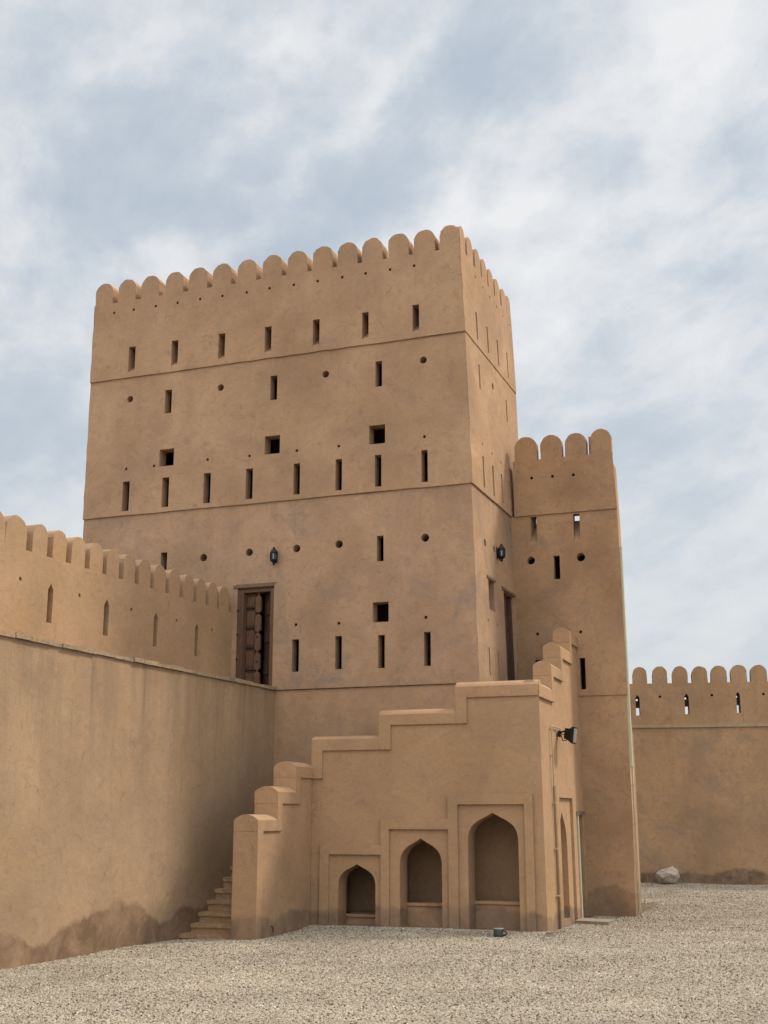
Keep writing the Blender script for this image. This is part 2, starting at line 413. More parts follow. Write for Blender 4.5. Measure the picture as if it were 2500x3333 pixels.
FRONT[1].append(('window_opening', rect(-9.169, -8.811, 6.016, 6.439), 'deep'))
for s, z in F1_ROUND: FRONT[1].append(('round_loophole', circ(s, z, .088), 'tilt'))
for s, z in F1_SMALL: FRONT[1].append(('drain_hole', circ(s, z, .036, 10), 'closed'))
FRONT[1].append(('door_recess', rect(*DOOR), 'door'))
for l, r, t in ((-9.403, -8.639, 1.175), (-8.147, -7.313, 1.658)): FRONT[0].append(('recess_hole', rect(l - .34, r + .11, -.2, t + .2), 'none'))  # hidden openings added behind two niches to make their recesses deeper and darker
SIDE = {0: [], 1: [], 2: [], 3: []}
for l, r in ((24.82, 24.91), (25.72, 25.80), (26.61, 26.70), (27.495, 27.57)):
    SIDE[3].append(('arrow_slit', rect(l - .02, r, 12.40, 13.06), 'splay'))
for y in (25.0, 25.6, 26.2, 26.8, 27.4, 28.0): SIDE[3].append(('drain_hole', circ(y, 13.98, .036, 10), 'closed'))
SIDE[2] += [('arrow_slit', rect(24.85, 24.95, 11.24, 11.82), 'open'), ('arrow_slit', rect(27.17, 27.27, 11.19, 11.75), 'open'), ('round_loophole', circ(26.02, 11.68, .085), 'tilt')]
for l in (24.80, 25.59, 26.335, 27.045): SIDE[2].append(('arrow_slit', rect(l, l + .115, 8.975, 9.675), 'open')); SIDE[2].append(('drain_hole', circ(l + .06, 9.96, .036, 10), 'closed'))
SIDE[1] += [('arrow_slit', rect(24.74, 24.83, 4.90, 5.486), 'open'), ('arrow_slit', rect(25.46, 25.55, 4.90, 5.475), 'open'), ('round_loophole', circ(24.825, 7.74, .088), 'tilt'), ('round_loophole', circ(25.56, 7.745, .088), 'tilt'),
            ('drain_hole', circ(24.80, 6.066, .036, 10), 'closed'), ('drain_hole', circ(25.536, 6.07, .036, 10), 'closed'),
            ('window_recess', rect(24.95, 25.42, 6.32, 6.985), 'shut'), ('door_recess', rect(26.2, 27.09, 4.88, 6.935), 'door')]
def cut(kind, name, fr, lp, mat, parent, deep=.24):
    cz = sum(z for s, z in lp) / len(lp)
    if kind == 'splay':
        l, b = lp[0]; r, t = lp[2]
        tunnel(name, fr, lp, .42, mat, parent, back=rect(l + .0, r, b + .33, t + .02), close=True)
    elif kind == 'open': tunnel(name, fr, lp, deep, mat, parent)
    elif kind == 'deep': tunnel(name, fr, lp, .30, mat, parent)
    elif kind == 'tilt': tunnel(name, fr, lp, deep, mat, parent, back=[(s, z - .03) for s, z in lp])
    elif kind == 'closed': tunnel(name, fr, lp, .16, mat, parent, close=True)
    elif kind == 'door': tunnel(name, fr, lp, .40, mat, parent)
    elif kind == 'shut': tunnel(name, fr, lp, .22, mat, parent)
for k, (xl, xb, xt, zb, zt, yf, mat) in enumerate(ZONES):
    q = yf / TF; xl, xb, xt = xl * q, xb * q, xt * q
    if k: zb = 2.1 + (zb - 2.1) * q
    zt2 = 2.1 + (zt - 2.1) * (ZONES[k + 1][5] / TF if k < 3 else q) + (.004 if k < 3 else 0)
    ff = Fr((0, yf, 0), (1, 0, 0), (0, -1, 0))
    lean = (xb - xt) / (zt2 - zb)
    sf = Fr((xb + lean * zb, 0, 0), (0, 1, 0), (1, 0, 0), lean)
    bm = BM()
    fh = [zs(k, lp) for _, lp, _ in FRONT[k]]; sh = [lp for _, lp, _ in SIDE[k]]
    def run(a, b, step, amp):   # hand-plastered edge: a line with small irregular bumps between its two ends
        a, b = Vector(a), Vector(b); m = max(2, int((b - a).length / step)); am = Vector(amp)
        return [a.lerp(b, q / m) + Vector([random.uniform(-v, v) if 0 < q < m else 0 for v in am]) for q in range(m)]
    P00, P10, P11, P01 = (xl, yf, zb), (xb, yf, zb), (xt, yf, zt2), (xl, yf, zt2); Q10, Q11 = sf.p(YB, zb), sf.p(YB, zt2)
    lo = run(P00, P10, .33, (0, 0, .007)); up = run(P10, P11, .28, (.009, 0, 0)); le = run(P01, P00, .28, (.009, 0, 0)); sl_ = run(P10, Q10, .33, (0, 0, .007))
    fill(bm, lo + up + [Vector(P11)] + le, [ff.loop(h) for h in fh], n=(0, -1, 0))
    fill(bm, sl_ + [Q10, Q11, Vector(P11)] + up[:0:-1], [sf.loop(h) for h in sh], n=(1, 0, .02))
    fill(bm, [Vector(P01)] + le[1:] + [Vector(P00), (xl, YB, zb), (xl, YB, zt2)], n=(-1, 0, 0))
    fill(bm, [(xl, YB, zb), (xl, YB, zt2), Q11, Q10], n=(0, 1, 0))
    if k: fill(bm, lo + sl_ + [Q10, (xl, YB, zb)], n=(0, 0, -1))
    if k == 3: fill(bm, [(xl, yf, zt2), (xt, yf, zt2), (xt, YB, zt2), (xl, YB, zt2)], n=(0, 0, 1))
    obj('wall', bm, mat, tower)
    for (nm, lp, kd), h in zip(FRONT[k], fh): cut(kd, nm, ff, h, mat, tower)
    for nm, lp, kd in SIDE[k]: cut(kd, nm, sf, lp, mat, tower)
    if k == 1: side1 = sf
    if k == 3: front3, side3, top3 = ff, sf, zt2
q3 = ZONES[3][5] / TF
LE = [-16.505, -15.862, -15.21, -14.543, -13.898, -13.256, -12.599, -11.945, -11.303, -10.67, -10.052, -9.447, -8.82, -8.205, -7.589]
AP = [-16.196, -15.604, -14.968, -14.315, -13.671, -13.003, -12.349, -11.698, -11.057, -10.403, -9.792, -9.189, -8.565, -7.941, -7.345]
for i, (l, a) in enumerate(zip(LE, AP)):
    r = l + .49 if i < 14 else -7.14
    merlon(front3, l * q3, r * q3, top3 - .01, 2.1 + (14.822 - 2.1) * q3 + random.uniform(-.014, .010), .38, M['tower'], tower, d=-.002, rough=.009)
for i, y in enumerate((24.05, 24.662, 25.285, 25.85, 26.42, 26.99, 27.61, 28.10)):
    l, r = (y - .235, y + .235) if i else (23.875, 24.275)
    merlon(side3, l, r if i < 7 else 28.24, top3 - .012, 14.80 - .004 * i, .36, M['tower'], tower, d=-.003)

# carved double door at the end of the wall walk
f1 = Fr((0, 23.94, 0), (1, 0, 0), (0, -1, 0))
door = obj('door', (lambda bm: (fbox(bm, f1, -12.205, -11.965, 4.74, 6.84, -.20, -.15), bm)[1])(BM()), M['wood'], tower)
bm = BM(); fbox(bm, f1, -12.358, -12.205, 4.74, 6.90, -.20, -.015); fbox(bm, f1, -12.31, -12.285, 4.74, 6.90, -.02, .002); fbox(bm, f1, -12.225, -12.205, 4.74, 6.84, -.02, .006)
fbox(bm, f1, -11.56, -11.477, 4.74, 6.90, -.20, -.015); fbox(bm, f1, -12.205, -11.56, 6.84, 6.90, -.20, -.03); fbox(bm, f1, -12.358, -11.477, 6.90, 6.938, -.2, -.05)
obj('door_frame', bm, M['wood_light'], door)
bm = BM(); fbox(bm, f1, -12.45, -11.482, 6.942, 7.005, -.3, .035); fbox(bm, f1, -12.40, -11.40, 7.006, 7.022, -.2, .012); obj('lintel', bm, M['lintel'], door)
bm = BM()
for i in range(5):   # centre post: a chain of waisted blocks
    z0 = 4.75 + i * .418
    prof = [(-11.956, z0), (-11.83, z0), (-11.83, z0 + .29), (-11.845, z0 + .33), (-11.88, z0 + .355), (-11.88, z0 + .385), (-11.83, z0 + .418), (-11.956, z0 + .418), (-11.906, z0 + .385), (-11.906, z0 + .355), (-11.941, z0 + .33), (-11.956, z0 + .29)]
    prism(bm, f1.loop(prof, -.09), f1.loop(prof, -.16))
obj('centre_post', bm, M['wood_light'], door)
bm = BM()
g1 = Fr((-11.56, 23.94 + .16, 0), (-.27, .245, 0), (-.67, -.74, 0))   # right leaf stands open
fbox(bm, g1, 0, 1, 4.74, 6.84, 0, .05)
for z0 in (5.05, 5.75, 6.35): fbox(bm, g1, .15, .85, z0, z0 + .28, .05, .075)
obj('open_leaf', bm, M['wood'], door)
bm = BM()
for z0, z1 in ((4.80, 5.08), (5.22, 5.56), (5.70, 6.0), (6.12, 6.44), (6.55, 6.76)):
    fbox(bm, f1, -12.18, -11.985, z0, z1, -.151, -.138)
    for a in range(3): fbox(bm, f1, -12.165 + a * .06, -12.125 + a * .06, z0 + .04, z1 - .04, -.14, -.128)
obj('carved_panel', bm, M['wood_light'], door)
SP = [f1.p(s0, z0, -.125) for z0 in (5.14, 5.63, 6.06, 6.50) for s0 in (-12.16, -12.09, -12.02)] + [f1.p(-12.335, z0, 0) for z0 in (4.85, 5.38, 5.92, 6.45)] + [f1.p(-11.893, z0 - .06, -.085) for z0 in (4.85, 5.38, 5.92, 6.45)]
for q in SP:
    bm = BM(); lathe(bm, [(.002, -.02), (.024, -.012), (.026, .0), (.014, .016), (.002, .02)], q, 8); obj('stud', bm, M['stud'], door)
# doorway and shuttered window on the narrow side
bm = BM(); fbox(bm, side1, 26.03, 27.16, 6.94, 7.0, -.3, .03); sd = obj('door_lintel', bm, M['lintel'], tower)
bm = BM(); fbox(bm, side1, 26.62, 26.74, 4.9, 6.93, -.22, -.10); fbox(bm, side1, 26.98, 27.085, 4.9, 6.93, -.25, -.06); obj('door_post', bm, M['wood'], tower)
bm = BM(); fbox(bm, side1, 26.74, 26.98, 4.9, 6.9, -.24, -.20); obj('door_leaf', bm, M['wood'], tower)
bm = BM(); fbox(bm, side1, 24.84, 25.50, 6.988, 7.045, -.25, .02); obj('window_lintel', bm, M['lintel'], tower)
bm = BM(); fbox(bm, side1, 24.95, 25.42, 6.32, 6.985, -.26, -.20)
for a in range(4): fbox(bm, side1, 24.98 + a * .11, 25.06 + a * .11, 6.36, 6.94, -.20, -.18)
obj('shutter', bm, M['wood'], tower)

# ------------------------------------------------------------------ the turret at the tower's right
WY = 27.18
turret = thing('stair_turret', 'narrow square turret standing against the right side of the big tower, four merlons on top', 'turret', (-5.7, 28.5, 0))
wf0 = Fr((0, WY + .02, 0), (1, 0, 0), (0, -1, 0)); wf1 = Fr((0, WY, 0), (1, 0, 0), (0, -1, 0)); wf2 = Fr((0, WY - .03, 0), (1, 0, 0), (0, -1, 0))
SX = -7.25   # runs into the tower's side
T1 = [('slit', rect(-6.497, -6.348, 8.16, 8.80), 'thru'), ('slit', rect(-5.494, -5.348, 8.15, 8.79), 'thru'), ('arrow_slit', rect(-5.983, -5.839, 7.30, 7.847), 'open'),
      ('arrow_slit', rect(-5.474, -5.347, 4.787, 5.484), 'open'), ('arrow_slit', rect(-6.474, -6.347, 4.787, 5.484), 'open'),
      ('round_loophole', circ(-6.508, 7.776, .092), 'tilt'), ('round_loophole', circ(-5.352, 7.77, .098), 'tilt'), ('drain_hole', circ(-6.408, 6.068, .038, 10), 'closed'), ('drain_hole', circ(-5.425, 6.067, .038, 10), 'closed')]
bm = BM(); fill(bm, wf0.loop([(SX - .3, -.3), (-4.485, -.3), (-4.47, 4.645), (SX - .3, 4.645)]), n=(0, -1, 0))
fill(bm, [(-4.485, WY + .02, -.3), (-4.485 - .51, 31.1, -.3), (-4.485 - .51, 31.1, 4.0), (-4.47, WY + .02, 4.645)], n=(1, .1, 0))
obj('wall', bm, M['turret'], turret)
bm = BM()   # lower rear body that reaches further back
prism(bm, [(-7, 28.6, -.3), (-4.655, 28.6, -.3), (-4.985, 31.1, -.3), (-7, 31.1, -.3)], [(-7, 28.6, 3.49), (-4.655, 28.6, 3.49), (-4.985, 31.1, 3.49), (-7, 31.1, 3.49)])
obj('rear_buttress', bm, M['turret'], turret)
bm = BM()
fill(bm, wf1.loop([(SX, 4.64), (-4.455, 4.64), (-4.485, 8.834), (SX, 8.834)]), [wf1.loop(h) for _, h, _ in T1], n=(0, -1, 0))
side_b = [(-4.455, WY, 4.64), (-4.64, 28.6, 4.64), (-4.66, 28.6, 8.834), (-4.485, WY, 8.834)]
fill(bm, side_b, n=(1, .1, 0)); fill(bm, [(SX, WY, 4.64), (-4.455, WY, 4.64), (-4.64, 28.6, 4.64), (SX, 28.6, 4.64)], n=(0, 0, -1))
fill(bm, [(SX, 28.6, 4.64), (SX, 28.6, 8.06), (-4.66, 28.6, 8.06), (-4.64, 28.6, 4.64)], n=(0, 1, 0))
fill(bm, [(SX, WY + .01, 8.06), (-4.5, WY + .01, 8.06), (-4.66, 28.6, 8.06), (SX, 28.6, 8.06)], n=(0, 0, 1))   # terrace floor
fill(bm, [(SX, WY + .36, 8.06), (-4.9, WY + .36, 8.06), (-4.9, WY + .36, 8.834), (SX, WY + .36, 8.834)],
     [[(l, WY + .36, 8.46), (r, WY + .36, 8.46), (r, WY + .36, 8.83), (l, WY + .36, 8.83)] for l, r in ((-6.55, -6.36), (-5.55, -5.355))], n=(0, 1, 0))
fill(bm, [(-4.86, WY + .36, 8.06), (-4.86, 28.6, 8.06), (-4.86, 28.6, 8.834), (-4.86, WY + .36, 8.834)], n=(-1, 0, 0))
fill(bm, [(SX, WY, 4.64), (SX, 28.6, 4.64), (SX, 28.6, 8.06), (SX, WY, 8.06)], n=(-1, 0, 0))
obj('wall', bm, M['turret'], turret)
for nm, lp, kd in T1:
    if kd == 'thru':
        l, b = lp[0]; r, t = lp[2]
        tunnel('arrow_slit', wf1, lp, .36, M['turret'], turret, back=rect(l - .035 if l > -6 else r - .088, r - .055, b + .56, t + .03))
    else: cut(kd, nm, wf1, lp, M['turret'], turret, .16)
bm = BM()   # parapet above the string course: a thin wall with open terrace behind
top = 10.165
pa, pb = wf2.loop([(-6.87, 8.83), (-4.475, 8.83), (-4.53, top), (-6.87, top)]), wf2.loop([(-6.87, 8.83), (-4.60, 8.83), (-4.64, top), (-6.87, top)], -.37)
TH3 = [circ(s_, z_, .038, 10) for s_, z_ in ((-6.43, 9.73), (-5.938, 9.723), (-5.448, 9.71))]
band(bm, pa, pb); fill(bm, pa, [wf2.loop(h) for h in TH3], n=(0, -1, 0)); fill(bm, pb, n=(0, 1, 0))
for h in TH3: tunnel('drain_hole', wf2, h, .16, M['turret'], turret, close=True)
obj('parapet', bm, M['turret'], turret)
bm = BM(); prism(bm, [(-4.60, WY + .341, 8.83), (-4.66, 28.6, 8.83), (-4.90, 28.6, 8.83), (-4.90, WY + .341, 8.83)], [(-4.635, WY + .341, top), (-4.70, 28.6, top), (-4.92, 28.6, top), (-4.92, WY + .341, top)])
obj('parapet', bm, M['turret'], turret)
for l, r, t in ((-6.825, -6.285, 10.745), (-6.205, -5.692, 10.728), (-5.618, -5.118, 10.715), (-5.022, -4.545, 10.748)):
    merlon(wf2, l, r, top - .015, t, .19, M['turret'], turret, d=-.002)
bm = BM(); box(bm, (-5.085, WY + .10, top - .02), (-4.585, WY + .30, 10.625))
obj('corner_merlon', bm, M['turret'], turret)

# ------------------------------------------------------------------ stair block in front of the tower
PY = 22.70
stair = thing('stair_block', 'stepped plaster stair block with three pointed arch niches in front of the tower', 'staircase', (-8, 23, 0))
pf = Fr((0, PY, 0), (1, 0, 0), (0, -1, 0))
rf = Fr((-5.335 + .0257 * 22.7, 0, 0), (-.0257, 1, 0), (1, 0, 0), .01)
lf = Fr((-9.94, 0, 0), (0, 1, 0), (1, 0, 0))
REC = -.035
ARCH = [keel(-9.403, -8.639, -.10, .80, 1.175), keel(-8.147, -7.313, -.10, 1.205, 1.658), keel(-6.80, -5.836, -.10, 1.655, 2.13)]
bm = BM()
fill(bm, pf.loop([(-10.1, -.3), (-5.333, -.3), (-5.372, 4.36), (-6.90, 4.36), (-6.90, 3.9), (-8.45, 3.9), (-8.45, 3.45), (-9.96, 3.45), (-9.96, 2.88), (-10.1, 2.88)], REC), [pf.loop(a, REC) for a in ARCH], n=(0, -1, 0))
bk = -.36
fill(bm, pf.loop([(-9.94, 2.3), (-5.7, 2.3), (-5.7, 4.4), (-6.90, 4.4), (-6.90, 3.9), (-8.45, 3.9), (-8.45, 3.45), (-9.94, 3.45)], bk), n=(0, 1, 0))
obj('front_wall', bm, M['porch'], stair)
for a, bt in zip(ARCH, (.231, .462, .527)):
    l, r = a[0][0], a[1][0]
    ni = tunnel('arched_niche', pf, a, .42, M['porch'], stair, d=REC)
    bm = BM(); d1, d2 = REC - .42, (-1.45 if r < -6 else -1.262); t = a[13][1] + .10; room = rect(l - .32, r + (.1 if r < -6 else .03), -.1, t)
    fill(bm, pf.loop(room, d1), [pf.loop(a, d1)] if False else [pf.loop([(q[0], q[1] if q[1] > -.05 else -.09) for q in a], d1)], n=(0, 1, 0)); band(bm, pf.loop(room, d1), pf.loop(room, d2)); fill(bm, pf.loop(room, d2), n=(0, -1, 0))
    obj('inner_recess', bm, M['porch'], ni)
    bm = BM(); fbox(bm, pf, l - .01, r + .01, -.1, bt - .055, -1.0, -.47); fbox(bm, pf, l - .01, r + .01, bt - .055, bt, -1.0, -.435); fbox(bm, pf, l, r, -.1, .045, -.47, -.05)
    obj('bench', bm, M['porch'], ni)
FRM = [(-9.775, -.15), (-9.585, -.15), (-9.585, 1.35), (-8.518, 1.35), (-8.518, -.15), (-8.345, -.15), (-8.345, 1.823), (-7.168, 1.823), (-7.168, -.15), (-6.978, -.15), (-6.978, 2.278), (-5.70, 2.278), (-5.70, -.15),
       (-5.53, -.15), (-5.535, 2.467), (-7.174, 2.467), (-7.174, 2.012), (-8.518, 2.012), (-8.518, 1.532), (-9.775, 1.532)]
bm = BM(); prism(bm, pf.loop(FRM, .026), pf.loop(FRM, REC - .02)); obj('arch_surround', bm, M['porch'], stair)
def cap(fr, a, b, zb, sh, ap, thick, mat, parent, d0=0.0):
    """one step of a parapet: round-topped block running along the wall"""
    k = 9; bm = BM()
    prof = [(d0 - thick, zb), (d0, zb)] + [(d0 - thick * i / k, sh + (ap - sh) * math.sin(math.pi * i / k) ** .8) for i in range(k + 1)]
    prism(bm, [fr.p(a, z, d) for d, z in prof], [fr.p(b, z, d) for d, z in prof])
    return obj('parapet_cap', bm, mat, parent)
TH = .37
cap(pf, -9.985, -8.45, 3.315, 3.535, 3.605, TH, M['porch'], stair)
cap(pf, -8.565, -6.90, 3.780, 3.985, 4.085, TH, M['porch'], stair, -.001)
cap(pf, -7.0, -5.385, 4.265, 4.475, 4.575, TH, M['porch'], stair, -.002)
bm = BM(); fbox(bm, pf, -9.984, -9.75, 2.78, 3.33, -.25, .002); obj('cap_band', bm, M['porch'], stair)
bm = BM(); fbox(bm, pf, -8.563, -8.317, 3.316, 3.8, -.25, .002); obj('cap_band', bm, M['porch'], stair)
bm = BM(); fbox(bm, pf, -6.998, -6.77, 3.781, 4.28, -.25, .002); obj('cap_band', bm, M['porch'], stair)
# right flank: wall with a pointed niche and a doorway, parapet climbing to the turret
S_ARCH = keel(24.27, 25.12, .10, 1.45, 2.14); S_DOOR = rect(26.24, 26.99, -.15, 2.085)
bm = BM()
fill(bm, rf.loop([(22.735, -.3), (27.25, -.3), (27.25, 5.8), (26.30, 5.8), (26.30, 5.35), (25.2, 5.35), (25.2, 4.9), (24.1, 4.9), (24.1, 4.36), (22.735, 4.36)], REC), [rf.loop(S_ARCH, REC), rf.loop(S_DOOR, REC)], n=(1, 0, 0))
fill(bm, rf.loop([(23.08, 2.5), (27.25, 2.5), (27.25, 5.8), (26.30, 5.8), (26.30, 5.35), (25.2, 5.35), (25.2, 4.9), (24.1, 4.9), (24.1, 4.36), (23.08, 4.36)], -TH), n=(-1, 0, 0))
obj('side_wall', bm, M['porch'], stair)
ni = tunnel('arched_niche', rf, S_ARCH, .36, M['porch'], stair, d=REC, close=True)
bm = BM(); fbox(bm, rf, 24.27, 25.12, -.15, .12, -.45, -.03); obj('sill', bm, M['porch'], ni)
sdr = tunnel('doorway', rf, S_DOOR, .50, M['porch'], stair, d=REC)
bm = BM(); fbox(bm, rf, 26.10, 27.06, 2.088, 2.162, -.45, .012); obj('lintel', bm, M['lintel'], sdr)
bm = BM(); fbox(bm, rf, 26.243, 26.36, -.1, 2.08, -.44, .004); obj('door_jamb', bm, M['duct'], sdr)
bm = BM(); fbox(bm, rf, 26.335, 26.40, 1.93, 2.03, -.16, -.06); obj('junction_box', bm, M['white'], sdr)
SFR = [(23.94, -.2), (24.235, -.2), (24.235, 2.415), (25.62, 2.415), (25.62, -.2), (25.96, -.2), (25.96, 2.637), (23.94, 2.637)]
bm = BM(); prism(bm, rf.loop(SFR, .02), rf.loop(SFR, REC - .02)); obj('arch_surround', bm, M['porch'], stair)
for i, (a, b, zb, sh, ap) in enumerate(((22.76, 24.1, 4.25, 4.475, 4.572), (24.0, 25.1, 4.77, 4.975, 5.07), (25.06, 26.25, 5.25, 5.478, 5.572), (26.2, 27.2, 5.712, 5.948, 6.042))):
    cap(rf, a, b, zb, sh, ap, TH, M['porch'], stair, d0=.012 - .0015 * i)
for a, z0, z1 in ((24.0, 4.30, 4.80), (25.06, 4.75, 5.28), (26.2, 5.25, 5.74)):
    bm = BM(); fbox(bm, rf, a + .0012, a + .35, z0, z1, -TH + .004, REC + .002); obj('parapet_wall', bm, M['porch'], stair)
for a, b, z0, z1 in ((24.0, 24.21, 4.251, 4.78), (25.06, 25.27, 4.771, 5.27), (26.2, 26.38, 5.251, 5.73)):
    bm = BM(); fbox(bm, rf, a + .001, b, z0, z1, -.25, .014); obj('cap_band', bm, M['porch'], stair)
# left flight's parapet pillar
W0 = -.48
bm = BM(); lft = [(20.2915, -.3), (22.73, -.3), (22.73, 2.9), (21.9015, 2.9), (21.9015, 2.4), (21.1015, 2.4), (21.1015, 1.9), (20.2915, 1.9)]
prism(bm, lf.loop(lft, REC), lf.loop(lft, W0 + .002)); obj('parapet_wall', bm, M['porch'], stair)
for i, (a, b, zb, sh, ap) in enumerate(((20.29, 21.16, 1.803, 2.0, 2.10), (21.10, 21.96, 2.29, 2.506, 2.61), (21.90, 22.72, 2.785, 2.99, 3.09))):
    cap(lf, a, b, zb, sh, ap, -W0 + .0015 * i, M['porch'], stair, d0=-.0012 * i)
for a, b, z0, z1 in ((20.291, 20.52, -.3, 1.82), (21.101, 21.31, 1.804, 2.31), (21.901, 22.10, 2.291, 2.80)):
    bm = BM(); fbox(bm, lf, a, b, z0, z1, W0 + .03 if z0 > 0 else W0, .002); obj('cap_band', bm, M['porch'], stair)
# steps of the first flight
YS = [20.40, 20.78, 21.055, 21.355, 21.64, 21.93, 22.225, 22.52, 22.82]; ZT = [.025, .179, .354, .547, .731, .925, 1.114, 1.30, 1.49]
for i, (y, z) in enumerate(zip(YS, ZT)):
    bm = BM(); k = 12
    x0, x1 = -11.56, -10.425
    def lip(dz, dy): return [(x0 + (x1 - x0) * j / k, y + dy + random.uniform(-.006, .006), z + dz + random.uniform(-.003, .003)) for j in range(k + 1)]
    yb = YS[i + 1] + .12 if i < 8 else 23.9
    A = [bm.verts.new(p) for p in lip(0, 0)]; B = [bm.verts.new(p) for p in lip(-.07, .004)]; Cc = [bm.verts.new((p.co.x, y + .045, z - .072)) for p in B]; D = [bm.verts.new((p.co.x, y + .05, -.3)) for p in B]; E_ = [bm.verts.new((p.co.x, yb, z)) for p in B]
    for u, v in ((A, B), (B, Cc), (Cc, D), (E_, A)):
        for j in range(k): bm.faces.new((u[j], u[j + 1], v[j + 1], v[j]))
    obj('step', bm, M['step'], stair)
bm = BM()   # solid second and third flights, hidden behind the parapets
for i in range(11):
    x = -10.45 + i * .32; box(bm, (x, 23.075, 2.32), (x + .33, 23.965, 1.66 + .18 * (i + 1) + .7 - .7 * min(1, i / 3)))
for i in range(8):
    y = 23.98 + i * .29; box(bm, (-6.86, y, 2.35), (-5.86, y + .295, 3.6 + .17 * (i + 1) - .1))
box(bm, (-6.86, 26.3, 2.36), (-5.86, 27.17, 4.87))
obj('upper_flight', bm, M['step'], stair)

# ------------------------------------------------------------------ curtain wall on the left
cw = thing('curtain_wall', 'long plastered wall on the left with stone-edged walkway and a merloned parapet set back on top', 'wall', (-12, 16, 0))
uL = (.0257, 1, 0); cf = Fr((-11.415 - .0257 * 23.94, 0, 0), uL, (1, 0, 0)); qf = Fr((-12.47 - .0257 * 23.94, 0, 0), uL, (1, 0, 0))
Y0, Y1 = 3.0, 23.985
bm = BM(); w = [(Y0, -.4), (Y1, -.4), (Y1, 4.675), (Y0, 4.675)]
prism(bm, cf.loop(w), cf.loop(w, -1.7)); obj('lower_wall', bm, M['curtain'], cw)
# coping: flat stones of uneven length, thickness and overhang
bm = BM(); y = Y0
while y < Y1 - .05:
    ln = min(random.uniform(.22, .62), Y1 - y)
    t = .068 + random.uniform(-.014, .012); o = .05 + random.uniform(-.014, .016); z0 = 4.673 + random.uniform(-.004, .005)
    fbox(bm, cf, y + .002, y + ln - .002, z0, z0 + t, -.34 + random.uniform(-.05, .05), o)
    y += ln
bmesh.ops.bevel(bm, geom=bm.edges[:], offset=.008, segments=1, affect='EDGES')
obj('coping', bm, M['coping'], cw)
bm = BM(); fbox(bm, cf, Y0, Y1, 4.676, 4.728, -1.2, -.3); obj('walkway', bm, M['step'], cw)
S4 = [(17.451, 17.596), (19.115, 19.275), (20.801, 20.939), (22.379, 22.510)] + [(15.80, 15.95), (14.15, 14.30)]
H4 = [(16.699, 5.896), (18.346, 5.885), (20.005, 5.88), (21.638, 5.90), (23.059, 5.91), (15.0, 5.89)]
holes = [pointed(l, r, 5.278, 5.955) for l, r in S4]; small = [circ(s, z, .036, 10) for s, z in H4]
pw = [(Y0, 4.66), (Y1, 4.66), (Y1, 6.40), (Y0, 6.40)]
bm = BM(); fill(bm, qf.loop(pw), [qf.loop(h) for h in holes + small], n=(1, 0, 0)); fill(bm, qf.loop(pw, -.42), n=(-1, 0, 0)); band(bm, qf.loop(pw), qf.loop(pw, -.42))
obj('parapet', bm, M['parapet'], cw)
for h in holes: tunnel('arrow_slit', qf, h, .26, M['parapet'], cw, close=True)
for h in small: tunnel('drain_hole', qf, h, .14, M['parapet'], cw, close=True)
ST = [16.247, 16.951, 17.506, 18.047, 18.593, 19.128, 19.683, 20.208, 20.751, 21.300, 21.868, 22.395, 22.892, 23.363]
EN = [16.800, 17.352, 17.891, 18.451, 19.003, 19.532, 20.076, 20.618, 21.173, 21.718, 22.263, 22.760, 23.250, 23.77]
for i in range(9): ST.insert(0, ST[0] - .56); EN.insert(0, EN[0] - .56)
for s, e in zip(ST, EN): merlon(qf, s, e, 6.392, 6.928 + random.uniform(-.008, .008), .36, M['parapet'], cw, d=-.002, rough=.008)

# ------------------------------------------------------------------ far curtain wall at the right
fw = thing('curtain_wall', 'far plastered wall behind the turret at right, with merlons, see-through slits and a ledge', 'wall', (-3, 40, 0))
uF = Vector((1, .19, 0)); nF = Vector((.19, -1, 0)).normalized(); xf = Fr((0, 39.8 + .19 * 4.2, 0), uF, nF)
X0, X1 = -12.0, 9.0
FS = [(-6.267, -6.133), (-4.734, -4.60), (-3.158, -3.043), (-1.57, -1.45), (0.02, .14)]
FH = [(-5.49, 5.72), (-3.889, 5.715), (-2.343, 5.70), (-.76, 5.70)]
def fk(s, z): # survey plane -> this wall's line
    k = (39.8 + .19 * (s + 4.2)) / 39.8; return (s * k, 2.1 + (z - 2.1) * k)
fh = [[fk(*p) for p in pointed(l, r, 5.15, 5.80)] for l, r in FS]; fs = [[fk(*p) for p in circ(s, z, .042, 10)] for s, z in FH]
bm = BM(); wl = [(X0, -.4), (X1, -.4), (X1, 4.80), (X0, 4.80)]
prism(bm, xf.loop(wl, .015), xf.loop(wl, -.6)); obj('lower_wall', bm, M['far'], fw)
wl = [(X0, 4.79), (X1, 4.79), (X1, 6.115), (X0, 6.115)]; up = xf.loop(wl)
bm = BM(); fill(bm, up, [xf.loop(h) for h in fh + fs], n=nF); fill(bm, xf.loop(wl, -.5), [xf.loop(h, -.5) for h in fh], n=-nF); band(bm, up, xf.loop(wl, -.5)); obj('parapet', bm, M['far'], fw)
for h in fh:
    l, b = h[0]; r = h[1][0]; t = h[3][1]
    tunnel('arrow_slit', xf, h, .49, M['far'], fw, back_holes=[rect(l + .012, r - .012, b + .03, b + .27), circ((l + r) / 2 - .01, t - .12, .034, 10)])
for h in fs: tunnel('drain_hole', xf, h, .3, M['far'], fw, close=True)
bm = BM(); y = X0
while y < X1 - .05:
    ln = min(random.uniform(1.2, 2.4), X1 - y); fbox(bm, xf, y + .001, y + ln - .001, 4.735 + random.uniform(-.004, .004), 4.83 + random.uniform(-.006, .006), -.1, .065 + random.uniform(-.005, .005)); y += ln
obj('ledge', bm, simple('ledge_plaster', (.47, .34, .21), .9, var=.2, scale=5, bump=.4), fw)
